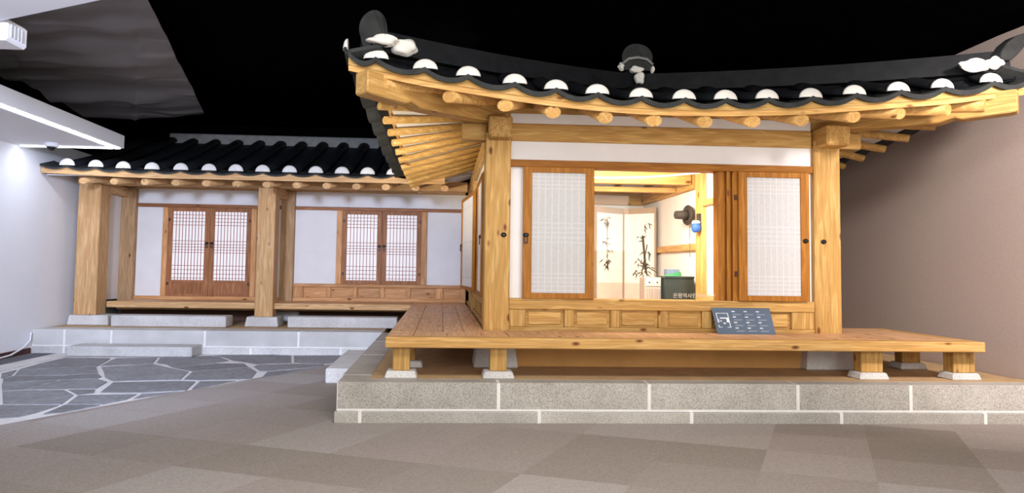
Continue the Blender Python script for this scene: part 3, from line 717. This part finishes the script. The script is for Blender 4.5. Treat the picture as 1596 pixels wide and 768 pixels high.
# lettering on the glass
def text(body, loc, size, mat, parent, label, rotx=90, sx=1.0, bold=False):
    cu = bpy.data.curves.new('lettering', 'FONT'); cu.body = body; cu.size = size; cu.extrude = .0006
    o = bpy.data.objects.new('lettering_tmp', cu); C.objects.link(o)
    dg = bpy.context.evaluated_depsgraph_get(); me = bpy.data.meshes.new_from_object(o.evaluated_get(dg))
    bpy.data.objects.remove(o)
    me.transform(Matrix.Diagonal((sx, 1, 1, 1))); me.transform(Matrix.Rotation(math.radians(rotx), 4, 'X'))
    me.materials.clear()
    r = link('lettering', me, mat, parent, loc); r['label'] = label; return r
text('은평역사한옥박물관', (2.70, 7.396, 1.195), .062, plain('frosted_letter', (.60, .56, .52), .8), gl, 'frosted lettering on the glass', sx=1.0)

# information panel leaning on the wainscot
t = thing('info_panel', 'slate blue information panel leaning on the wainscot on the front deck', 'sign', (3.42, 7.12, DZ))
bot_y, top_y = 7.045, 7.225
def I3(u, v, n): # u 0..1, v 0..1
    return (3.085+u*.68+(1-v)*(-.008-.014*u), bot_y+(top_y-bot_y)*v-n*.83, DZ+.002+.275*v-n*.55+.0)
def ib(name, u0, u1, v0, v1, n0, n1, mat, par):
    return mesh(name, [I3(u, v, n) for n in (n0, n1) for (u, v) in ((u0, v0), (u1, v0), (u1, v1), (u0, v1))], BF, mat, par)
pan = ib('panel', 0, 1, 0, 1, -.006, .006, plain('slate_blue_board', (.095, .135, .20), .5), t)
WH = plain('white_print', (.62, .66, .72), .8); WHB = plain('bright_print', (.80, .82, .88), .8)
def multi(name, rects, mat, par):
    V, Fc = [], []
    for (u0, u1, v0, v1) in rects:
        k = len(V); V += [I3(u, v, n) for n in (.0061, .0075) for (u, v) in ((u0, v0), (u1, v0), (u1, v1), (u0, v1))]; Fc += [tuple(i+k for i in f) for f in BF]
    return mesh(name, V, Fc, mat, par)
multi('plan_outline', [(.05, .26, .80, .82), (.05, .065, .46, .80), (.245, .26, .28, .80), (.05, .11, .26, .28), (.20, .27, .26, .28), (.05, .065, .28, .36)], WH, pan)
multi('plan_building', [(.10, .22, .60, .64), (.21, .25, .46, .64), (.055, .08, .45, .58), (.10, .125, .49, .53), (.145, .185, .40, .44)], WHB, pan)
hl, bl = [], []
for c in range(3):
    for r_i in range(4):
        u = .33+.21*c; v = .87-.215*r_i
        hl.append((u, u+.055, v, v+.03)); bl += [(u+.01, u+.16, v-.095, v-.080), (u+.01, u+.14, v-.12, v-.105)]
multi('heading', hl, WHB, pan); multi('body_text', bl, plain('dim_print', (.26, .31, .38), .8), pan)

# ------------------------------------------------------------------ roofs
CAPM = {}
def cap_mesh(kind, ru, rz, rd):
    if kind in CAPM: return CAPM[kind]
    V, Fc = [], []; n, m = 12, 4
    for j in range(m+1):
        b = (math.pi/2)*j/m
        for i in range(n+1):
            a = math.pi*i/n
            V.append((ru*math.cos(a)*math.cos(b), -rd*math.sin(b), rz*math.sin(a)*math.cos(b)))
    for j in range(m):
        for i in range(n): Fc.append((j*(n+1)+i, j*(n+1)+i+1, (j+1)*(n+1)+i+1, (j+1)*(n+1)+i))
    Fc.append(tuple(range(n+1)))
    me = bpy.data.meshes.new('tile_end_cap'); me.from_pydata(V, [], Fc)
    bm = bmesh.new(); bm.from_mesh(me); bmesh.ops.remove_doubles(bm, verts=bm.verts[:], dist=1e-5); bmesh.ops.recalc_face_normals(bm, faces=bm.faces[:]); bm.to_mesh(me); bm.free()
    me.polygons.foreach_set('use_smooth', [True]*len(me.polygons)); me.materials.append(MORTAR)
    CAPM[kind] = me; return me
def end_cap(parent, p, kind, ru, rz, rd, rotz=0):
    o = link('tile_end_cap', cap_mesh(kind, ru, rz, rd), None, parent, p); o.rotation_euler.z = rotz; return o
def eave_tile(parent, a, b, inn, sag, th=.03, depth=.3, mat=TILEG):
    a, b, inn = Vector(a), Vector(b), Vector(inn).normalized()*depth; n = 8; V, Fc = [], []
    for off in (Vector((0, 0, 0)), inn):
        for dz in (0, -th):
            for i in range(n+1):
                t = i/n; p = a.lerp(b, t)+off; p.z += -sag*4*t*(1-t)+dz; V.append(p)
    m = n+1
    for i in range(n):
        Fc += [(i, i+1, m+i+1, m+i), (2*m+i, 3*m+i, 3*m+i+1, 2*m+i+1), (i, 2*m+i, 2*m+i+1, i+1), (m+i, m+i+1, 3*m+i+1, 3*m+i)]
    Fc += [(0, m, 3*m, 2*m), (n, 2*m+n, 3*m+n, m+n)]
    return mesh('eave_tile', V, Fc, mat, parent, smooth=False)
def cover_row(parent, path, ru, rz, side):
    prof = [(ru*math.cos(math.pi*i/8), rz*math.sin(math.pi*i/8)-.02) for i in range(9)]
    return sweep('cover_tile_row', path, prof, TILE, parent, smooth=True, closed=True, side=side)
def scallop_board(name, pts, inn, sag, top, drop0, drop1, back, thick, mat, parent):
    """pts: cap base points; board under the tile edge: scalloped top, smooth bottom"""
    inn = Vector(inn).normalized(); T, Bt = [], []; n = 6
    for a, b in zip(pts, pts[1:]):
        a, b = Vector(a), Vector(b)
        for i in range(n):
            t = i/n; p = a.lerp(b, t)
            T.append(p+Vector((0, 0, -top-(sag*4*t*(1-t) if sag else 0)-drop0))); Bt.append(p+Vector((0, 0, -drop1)))
    p = Vector(pts[-1]); T.append(p+Vector((0, 0, -top-drop0))); Bt.append(p+Vector((0, 0, -drop1)))
    V = []; m = len(T)
    for off in (inn*back, inn*(back+thick)):
        V += [q+off for q in T]+[q+off for q in Bt]
    Fc = []
    for i in range(m-1):
        Fc += [(i, i+1, m+i+1, m+i), (2*m+i, 3*m+i, 3*m+i+1, 2*m+i+1), (i, 2*m+i, 2*m+i+1, i+1), (m+i, m+i+1, 3*m+i+1, 3*m+i)]
    Fc += [(0, m, 3*m, 2*m), (m-1, 3*m-1, 4*m-1, 2*m-1)]
    return mesh(name, V, Fc, mat, parent)
def surf(name, rows, mat, parent, th=.03):
    V, Fc = [], []; m = len(rows[0])
    for r in rows: V += r
    k = len(V); V += [(p[0], p[1], p[2]-th) for r in rows for p in r]
    for i in range(len(rows)-1):
        for j in range(m-1):
            q = (i*m+j, i*m+j+1, (i+1)*m+j+1, (i+1)*m+j); Fc += [q, tuple(x+k for x in reversed(q))]
    def edge(seq):
        for a, b in zip(seq, seq[1:]): Fc.append((a, a+k, b+k, b))
    n = len(rows)
    edge(list(range(m))); edge([i*m+m-1 for i in range(n)]); edge([(n-1)*m+m-1-j for j in range(m)]); edge([(n-1-i)*m for i in range(n)])
    return mesh(name, V, Fc, mat, parent)

rf = thing('pavilion_roof', 'dark tiled hip roof with upturned corners and round pine rafters over the pavilion', 'roof', (2.5, 7.4, 3.2))
ZT = [(-.95, 3.585), (-.67, 3.53), (-.197, 3.444), (.221, 3.388), (.68, 3.326), (1.09, 3.281), (1.504, 3.249), (1.946, 3.226), (2.384, 3.222), (2.806, 3.23),
      (3.231, 3.249), (3.68, 3.275), (4.125, 3.32), (4.574, 3.367), (5.02, 3.413), (5.511, 3.487), (5.9, 3.55)]
def EF(x):
    t = (x-2.48)/3.4; y = 6.17-.12*t*t
    return Vector((x, y, 1.5+(interp(ZT, x)-1.5)*y/6.15))
LT = [(6.05, -.96, 3.55), (7.0, -.94, 3.43), (7.95, -.90, 3.29), (9.2, -.86, 3.15), (10.7, -.83, 3.11), (13.2, -.83, 3.11)]
def EL(y):
    return Vector((interp([(a, b) for a, b, c in LT], y), y, interp([(a, c) for a, b, c in LT], y)))
def ER(y):
    p = EL(y); return Vector((4.95-p.x+.0, y, p.z))
APX, APY = 2.48, 8.3
def HIP(x):   # hip line on the roof surface
    t = (x+.96)/(APX+.96) if x <= APX else (5.92-x)/(5.92-APX)
    return Vector((x, 6.05+(APY-6.05)*t, 3.58+.10*t+.21*t*t))
capx = [-.669, -.197, .221, .68, 1.09, 1.504, 1.946, 2.384, 2.806, 3.231, 3.679, 4.125, 4.574, 5.02, 5.511]
fpts = [EF(-.93)]+[EF(x) for x in capx]+[EF(5.9)]
INF, INL, INR = (0, 1, .22), (1, 0, .22), (-1, 0, .22)
for a, b in zip(fpts, fpts[1:]): eave_tile(rf, a, b, INF, .068, .05)
for x in capx:
    e = EF(x); h = HIP(x)
    end_cap(rf, e+Vector((0, .045, -.012)), 'front', .124, .105, .045)
    pth = [e+Vector((0, .035, 0))]
    for k in range(1, 5):
        s = k/4; pth.append(Vector((x, e.y+.035+(h.y-e.y-.035)*s, e.z+(h.z-e.z)*(.75*s+.25*s*s))))
    if h.y-e.y > .12: cover_row(rf, pth, .112, .082, (1, 0, 0))
scallop_board('eave_board', fpts, INF, .068, .051, 0, .13, .05, .06, wood('pine', 'x'), rf)
scallop_board('eave_rail', fpts, INF, 0, .1305, 0, .188, .065, .08, wood('pale', 'x'), rf)
lys = [6.05+.46*k for k in range(15)]
lpts = [EL(y) for y in lys]
for a, b in zip(lpts, lpts[1:]): eave_tile(rf, a, b, INL, .055, .035, .36)
scallop_board('eave_board', lpts[1:], INL, .05, .031, 0, .10, .27, .04, wood('pine', 'y'), rf)
scallop_board('eave_rail', lpts[1:], INL, 0, .1005, 0, .15, .28, .06, wood('pale', 'y'), rf)
for y in lys[:]:
    e = EL(y)
    end_cap(rf, e+Vector((.03, 0, -.004)), 'side', .105, .11, .045, -math.pi/2)
    xe = APX if y > APY else -.96+(APX+.96)*(y-6.05)/(APY-6.05)
    if xe-e.x > .2:
        ze = HIP(xe).z if y < APY else 3.89
        cover_row(rf, [e+Vector((.035+(xe-e.x-.035)*s, 0, (ze-e.z)*s)) for s in (0, .25, .5, .75, 1)], .1, .08, (0, 1, 0))
rys = [6.05+.46*k for k in range(13)]; rpts = [ER(y) for y in rys]
for a, b in zip(rpts, rpts[1:]): eave_tile(rf, a, b, INR, .05, .03, .34)
scallop_board('eave_board', rpts[1:], INR, .05, .031, 0, .10, .27, .04, wood('pine', 'y'), rf)
scallop_board('eave_rail', rpts[1:], INR, 0, .1005, 0, .15, .28, .06, wood('pale', 'y'), rf)
for y in rys:
    e = ER(y); end_cap(rf, e+Vector((-.03, 0, -.004)), 'side', .105, .11, .045, math.pi/2)
    xe = APX if y > APY else 5.92-(5.92-APX)*(y-6.05)/(APY-6.05)
    if e.x-xe > .2:
        ze = HIP(xe).z if y < APY else 3.89
        cover_row(rf, [e+Vector((-.035+(xe-e.x+.035)*s, 0, (ze-e.z)*s)) for s in (0, .25, .5, .75, 1)], .1, .08, (0, 1, 0))
def ZI(y): return interp([(7.6, 3.46), (9.2, 3.30)], y)
# dark bed under the tiles, white plaster between the rafters
xs_ = [-.9+6.75*k/40 for k in range(41)]
rows = []
for s in (0, .33, .66, 1):
    r = []
    for x in xs_:
        e = EF(x)+Vector((0, .14, -.03)); h = HIP(x); h.y = max(h.y, e.y+.01)
        r.append((x, e.y+(h.y-e.y)*s, e.z+(h.z-.02-e.z)*(.75*s+.25*s*s)))
    rows.append(r)
surf('roof_bed', rows, TILE, rf)
for sd in (0, 1):
    rows = []
    for s in (0, .33, .66, 1):
        r = []
        for k in range(31):
            y = 6.1+6.9*k/30; e = (EL if sd == 0 else ER)(y)+Vector(((.15 if sd == 0 else -.15), 0, -.03))
            t = min(1, (y-6.05)/(APY-6.05)); xe = (-.9+(APX+.9)*t) if sd == 0 else (5.86-(5.86-APX)*t)
            ze = HIP(xe).z-.02 if t < 1 else 3.87
            r.append((e.x+(xe-e.x)*s, y, e.z+(ze-e.z)*s))
        rows.append(r)
    surf('roof_bed', rows, TILE, rf)
rows = []
for s in (0, .5, 1):
    r = []
    for x in xs_[2:-2]:
        e = EF(x)+Vector((0, .12, -.13)); t = (x-.6)/3.9; xi = min(max(x, .55), 4.6)
        r.append((e.x+(xi-e.x)*s, e.y+(7.42-e.y)*s, e.z+(3.52-e.z)*s))
    rows.append(r)
surf('soffit_plaster', rows, PLASTER, rf, .02)
for sd in (0, 1):
    rows = []
    for s in (0, .5, 1):
        r = []
        for k in range(25):
            y = 6.3+(6.6 if sd == 0 else 5.2)*k/24; e = (EL if sd == 0 else ER)(y)+Vector(((.33 if sd == 0 else -.33), 0, -.10))
            xi = .62 if sd == 0 else 4.5
            r.append((e.x+(xi-e.x)*s, y+(max(y, 7.42)-y)*s, e.z+(ZI(y)+.05-e.z)*s))
        rows.append(r)
    surf('soffit_plaster', rows, PLASTER, rf, .02)
# rafters
RX = [-.62, .04, .59, 1.072, 1.60, 2.10, 2.62, 3.115, 3.616, 4.15, 4.63, 5.12, 5.5]
for x in RX:
    e = EF(x); z = e.z-.225
    xi = x if 1.0 < x < 4.0 else (.72+.28*max(0, (x+.5)/1.5) if x < 1 else 4.42-.35*max(0, (5.6-x)/1.6))
    rod('rafter', (x, e.y+.10, z), (xi, 7.5, 3.47), .078, .060, wood('pale', 'y'), rf)
for k, y in enumerate([6.62, 6.9, 7.32, 7.72, 8.1, 8.5, 8.9, 9.3, 9.75, 10.2, 10.65, 11.1]):
    e = EL(y); yi = y if y > 8.8 else 7.55+(y-6.4)*.55
    rod('rafter', (e.x+.24, y, e.z-.205), (.66, yi, ZI(yi)), .066, .044, wood('pine', 'x'), rf)
for y in [6.62, 7.0, 7.4, 7.8, 8.2, 8.6, 9.0, 9.5, 10.0, 10.5]:
    e = ER(y); yi = y if y > 8.8 else 7.55+(y-6.4)*.55
    rod('rafter', (e.x-.26, y, e.z-.225), (4.5, yi, ZI(yi)), .066, .046, wood('pine', 'x'), rf)
# hip rafters (angle beams) with carved nose
def hip_beam(p0, p1, ax):
    p0, p1 = Vector(p0), Vector(p1); d = p1-p0; hz = Vector((d.x, d.y, 0)).normalized(); sd = Vector((hz.y, -hz.x, 0))
    prof = [(0, .115), (1, .13), (1, -.17), (.5, -.175), (.34, -.17), (.27, -.125), (.24, -.15), (.12, -.13), (.02, -.115), (0, -.10)]
    V = []
    for sg in (-.10, .10):
        for s, z in prof: V.append(p0+d*s+sd*sg+Vector((0, 0, z)))
    n = len(prof)
    Fc = [tuple(range(n)), tuple(range(2*n-1, n-1, -1))]+[(i, i+n, (i+1) % n+n, (i+1) % n) for i in range(n)]
    return mesh('hip_beam', V, Fc, wood('pine', ax), rf, bevel=.012)
hip_beam((-.80, 6.08, 3.25), (.68, 7.46, 3.36), 'h'); hip_beam((5.76, 6.08, 3.25), (4.44, 7.46, 3.36), 'g')
# hip ridges built of stacked flat tiles
def hip_ridge(c0, sgn):
    pth = []
    for k in range(9):
        t = k/8; x = c0+(APX-c0)*t; h = HIP(x); pth.append(Vector((x, h.y, h.z)))
    for i, (hw, z0, z1, m) in enumerate(((.13, -.02, .06, TILE), (.12, .062, .10, TILE), (.11, .102, .14, TILE), (.095, .142, .20, TILE))):
        sweep('ridge_course', pth, [(-hw, z0), (hw, z0), (hw, z1), (-hw, z1)], m, rf, bevel=0)
hip_ridge(-.78, 1); hip_ridge(5.74, -1)
sweep('ridge_course', [(APX, APY-.12, 4.02), (APX, 10.5, 4.06), (APX, 13.0, 4.08)], [(-.15, -.14), (.15, -.14), (.12, .12), (-.12, .12)], TILE, rf, side=(1, 0, 0))
# upright end tiles
def upright(cx, cy, z0, hw, h, yaw, lean, name='ridge_end_tile'):
    n = 14; P = [(-hw*.86, 0)]+[(-hw*math.cos(math.pi*i/n)*(1.0), h*.45+h*.55*math.sin(math.pi*i/n)) for i in range(n+1)]+[(hw*.86, 0)]
    V = []; ca, sa = math.cos(yaw), math.sin(yaw)
    for dd in (-.018, .018):
        for u, v in P:
            d = dd-lean*v - .05*(u/hw)**2
            V.append((cx+u*ca-d*sa, cy+u*sa+d*ca, z0+v))
    m = len(P); Fc = [tuple(range(m)), tuple(range(2*m-1, m-1, -1))]+[(i, i+m, (i+1) % m+m, (i+1) % m) for i in range(m)]
    return mesh(name, V, Fc, TILEG, rf, bevel=0)
def lump(name, c, r, seed, parent, sq=1.0):
    rg = random.Random(seed); bm = bmesh.new(); bmesh.ops.create_icosphere(bm, subdivisions=3, radius=1)
    ph = [rg.uniform(0, 6) for _ in range(6)]
    for v in bm.verts:
        p = v.co; k = 1+.12*math.sin(p.x*4+ph[0])+.10*math.sin(p.y*5+ph[1])+.12*math.sin(p.z*5+p.x*3+ph[2])
        v.co = Vector((p.x*r[0], p.y*r[1], p.z*r[2]))*k
    me = bpy.data.meshes.new(name); bm.to_mesh(me); bm.free()
    me.polygons.foreach_set('use_smooth', [True]*len(me.polygons))
    return link(name, me, MORTAR, parent, c)
upright(-.66, 6.12, 3.60, .145, .34, -.45, .22)
lump('mortar_lump', (-.60, 6.05, 3.655), (.16, .06, .05), 1, rf); lump('mortar_lump', (-.40, 6.14, 3.63), (.12, .07, .085), 2, rf)
prism('ridge_end_tile', [(5.545, 3.66), (5.555, 3.745), (5.619, 3.838), (5.717, 3.915), (5.814, 3.948), (5.854, 3.926), (5.817, 3.825), (5.746, 3.74), (5.66, 3.66)], 'y', 6.03, 6.17, TILEG, rf, bevel=.01)
lump('mortar_lump', (5.35, 6.14, 3.625), (.17, .06, .065), 3, rf); lump('mortar_lump', (5.55, 6.10, 3.65), (.10, .06, .06), 4, rf)
upright(APX, APY-.16, 4.10, .20, .355, 0, .05)
tube('ridge_collar', [(APX-.2, APY-.24, 4.17), (APX-.12, APY-.25, 4.235), (APX, APY-.25, 4.255), (APX+.12, APY-.25, 4.235), (APX+.2, APY-.24, 4.17)], .018, RIDGE, rf)
lump('mortar_lump', (APX-.01, APY-.22, 4.10), (.085, .05, .045), 5, rf); lump('mortar_lump', (APX+.02, APY-.25, 3.98), (.06, .04, .085), 6, rf)
lump('mortar_lump', (APX-.20, APY-.2, 4.14), (.05, .04, .05), 7, rf); lump('mortar_lump', (APX+.21, APY-.2, 4.12), (.03, .04, .05), 8, rf)

# ------------------------------------------------------------------ rear left wing
wg = thing('hanok_wing', 'rear left hanok wing with lattice paper doors behind a veranda', 'building', (-3.2, 12.5, PZ))
WY = 13.0
box('front_pillar', -6.55, -6.16, 11.84, 12.20, .568, 2.92, W('wing', 'z'), wg, bevel=.012)
box('front_pillar', -3.375, -3.055, 11.84, 12.16, .568, 2.92, W('wing', 'z'), wg, bevel=.012)
box('wall_pillar', -6.31, -6.03, WY-.12, WY+.16, .60, 2.98, W('grey', 'z'), wg, bevel=.01)
box('wall_pillar', -3.21, -2.95, WY-.12, WY+.16, .601, 2.98, W('grey', 'z'), wg, bevel=.01)
box('eave_beam', -6.6, .45, 11.88, 12.10, 2.921, 3.10, W('wing', 'x'), wg, bevel=.012)
for xa in (-6.27, -3.18): box('tie_beam', xa-.08, xa+.10, 12.20, WY-.121, 2.80, 2.98, W('wing', 'y'), wg, bevel=.01)
box('plate_beam', -6.6, .45, WY-.10, WY+.12, 2.981, 3.15, W('wing', 'x'), wg, bevel=.01)
box('plaster_panel', -6.03, -3.21, WY, WY+.1, 2.69, 2.98, PLASTER, wg, bevel=0)
box('plaster_panel', -2.95, .50, WY, WY+.1, 2.69, 2.98, PLASTER, wg, bevel=0)
box('plaster_panel', -6.03, -5.52, WY, WY+.1, .87, 2.62, PLASTER, wg, bevel=0)
box('plaster_panel', -3.70, -3.21, WY, WY+.1, .87, 2.62, PLASTER, wg, bevel=0)
box('plaster_panel', -2.95, -2.12, WY, WY+.1, 1.15, 2.62, PLASTER, wg, bevel=0)
box('plaster_panel', -.32, .50, WY, WY+.1, 1.15, 2.62, PLASTER, wg, bevel=0)
box('plaster_panel', -6.36, -6.30, 12.2, WY-.121, .81, 2.80, PLASTER, wg, bevel=0)
box('plaster_panel', -6.74, -6.31, WY, WY+.1, .81, 2.98, PLASTER, wg, bevel=0)
box('lintel', -6.03, -3.21, WY-.05, WY+.1, 2.62, 2.69, W('door', 'x'), wg)
box('lintel', -2.95, .48, WY-.05, WY+.1, 2.62, 2.68, W('door', 'x'), wg)
box('threshold', -6.03, -3.21, WY-.06, WY+.1, .80, .87, W('deck', 'x'), wg)
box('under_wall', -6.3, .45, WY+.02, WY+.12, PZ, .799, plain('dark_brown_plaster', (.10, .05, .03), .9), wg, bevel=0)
# door frames
def dframe(x0, x1, z0, z1, jw):
    box('door_jamb', x0, x0+jw, WY-.06, WY+.1, z0, z1, W('deck', 'z'), wg); box('door_jamb', x1-jw, x1, WY-.06, WY+.1, z0, z1, W('deck', 'z'), wg)
dframe(-5.52, -3.70, .871, 2.619, .10); dframe(-2.12, -.32, 1.151, 2.619, .11)
HGW = [.03, .09, .15, .21, .40, .44, .48, .52, .57, .80, .85, .90, .95]
RED = plain('reddish_lattice_wood', (.33, .10, .06), .6)
lw = (.0055, .78, RED)
def pair(x0, x1, z0, z1, bot, nv):
    m = (x0+x1)/2
    for a, b, s in ((x0, m-.002, 1), (m+.002, x1, 0)):
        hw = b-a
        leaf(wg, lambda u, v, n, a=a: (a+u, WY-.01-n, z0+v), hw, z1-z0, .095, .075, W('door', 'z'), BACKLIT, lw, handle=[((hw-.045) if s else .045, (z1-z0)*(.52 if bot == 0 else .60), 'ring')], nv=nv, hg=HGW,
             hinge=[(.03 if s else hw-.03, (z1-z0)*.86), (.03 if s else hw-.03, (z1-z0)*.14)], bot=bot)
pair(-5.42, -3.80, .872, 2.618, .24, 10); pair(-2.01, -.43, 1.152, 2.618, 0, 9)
box('wainscot_rail', -2.95, .48, WY-.07, WY+.1, 1.085, 1.15, W('deck', 'x'), wg)
box('wainscot_rail', -2.95, .48, WY-.07, WY+.1, .80, .875, W('deck', 'x'), wg)
ws = [(-2.949, -2.753), (-2.272, -2.209), (-1.739, -1.688), (-1.216, -1.152), (-.69, -.626), (-.111, .019), (.40, .48)]
for a, b in ws: box('wainscot_stile', a, b, WY-.06, WY+.1, .876, 1.084, W('deck', 'z'), wg, bevel=.004)
for (a, b), (c, d) in zip(ws, ws[1:]):
    p = box('wainscot_panel', b, c, WY-.01, WY+.1, .876, 1.084, W('deck', 'x'), wg, bevel=0)
    box('raised_field', b+.03, c-.03, WY-.025, WY-.011, .90, 1.06, W('deck', 'x'), p, bevel=.004)

# wing roof
wr = thing('wing_roof', 'long dark tiled roof with white tile ends over the rear left wing', 'roof', (-3.8, 12.5, 3.0))
def EW(x): return Vector((x, 11.0, 3.085+.05*max(0, (-5.2-x)/1.5)))
wx = [-6.304, -5.836, -5.387, -4.915, -4.44, -3.974, -3.527, -3.078, -2.627, -2.185, -1.741, -1.306, -.86]
wpts = [EW(-6.73)]+[EW(x) for x in wx]
INW = (0, 1, .30)
for a, b in zip(wpts, wpts[1:]): eave_tile(wr, a, b, INW, .05, .028, .4)
for x in wx[:]:
    e = EW(x); end_cap(wr, e+Vector((0, .03, 0)), 'wing', .13, .125, .045)
    cover_row(wr, [(x, e.y+.035+2.93*s, e.z+1.04*(.8*s+.2*s*s)) for s in (0, .25, .5, .75, 1)], .118, .09, (1, 0, 0))
surf('roof_bed', [[(-6.74, 11.1+2.85*s, 3.07+1.02*(.8*s+.2*s*s)) if i == 0 else (-.80+.2*s, 11.1+2.85*s, 3.05+1.02*(.8*s+.2*s*s)) for i in (0, 1)] for s in (0, .33, .66, 1)], TILE, wr)
scallop_board('eave_board', wpts+[EW(-.42), EW(.02)], INW, .05, .029, 0, .16, .05, .06, wood('wing', 'x'), wr)
surf('soffit_plaster', [[(-6.7, 11.15, 2.985), (-.6, 11.15, 2.985)], [(-6.7, 13.0, 3.30), (.4, 13.0, 3.30)]], PLASTER, wr, .02)
for k in range(13):
    x = -6.067+.507*k
    rod('rafter', (x, 11.09, 2.875), (x, 13.0, 3.19), .070, .053, wood('wing', 'y'), wr)
box('ridge_mortar', -5.9, .9, 13.98, 14.2, 3.6, 4.305, RIDGE, wr, bevel=.02)

# white cable along the foot of the left wall
tag(tube('cable', [(-6.70, 10.95, .35), (-6.70, 10.93, .22), (-6.69, 10.75, .12), (-6.655, 10.4, .05), (-6.65, 10.0, .03), (-6.65, 9.2, .025)], .014, WALLW), 'white cable running down the left wall to the floor', 'cable')
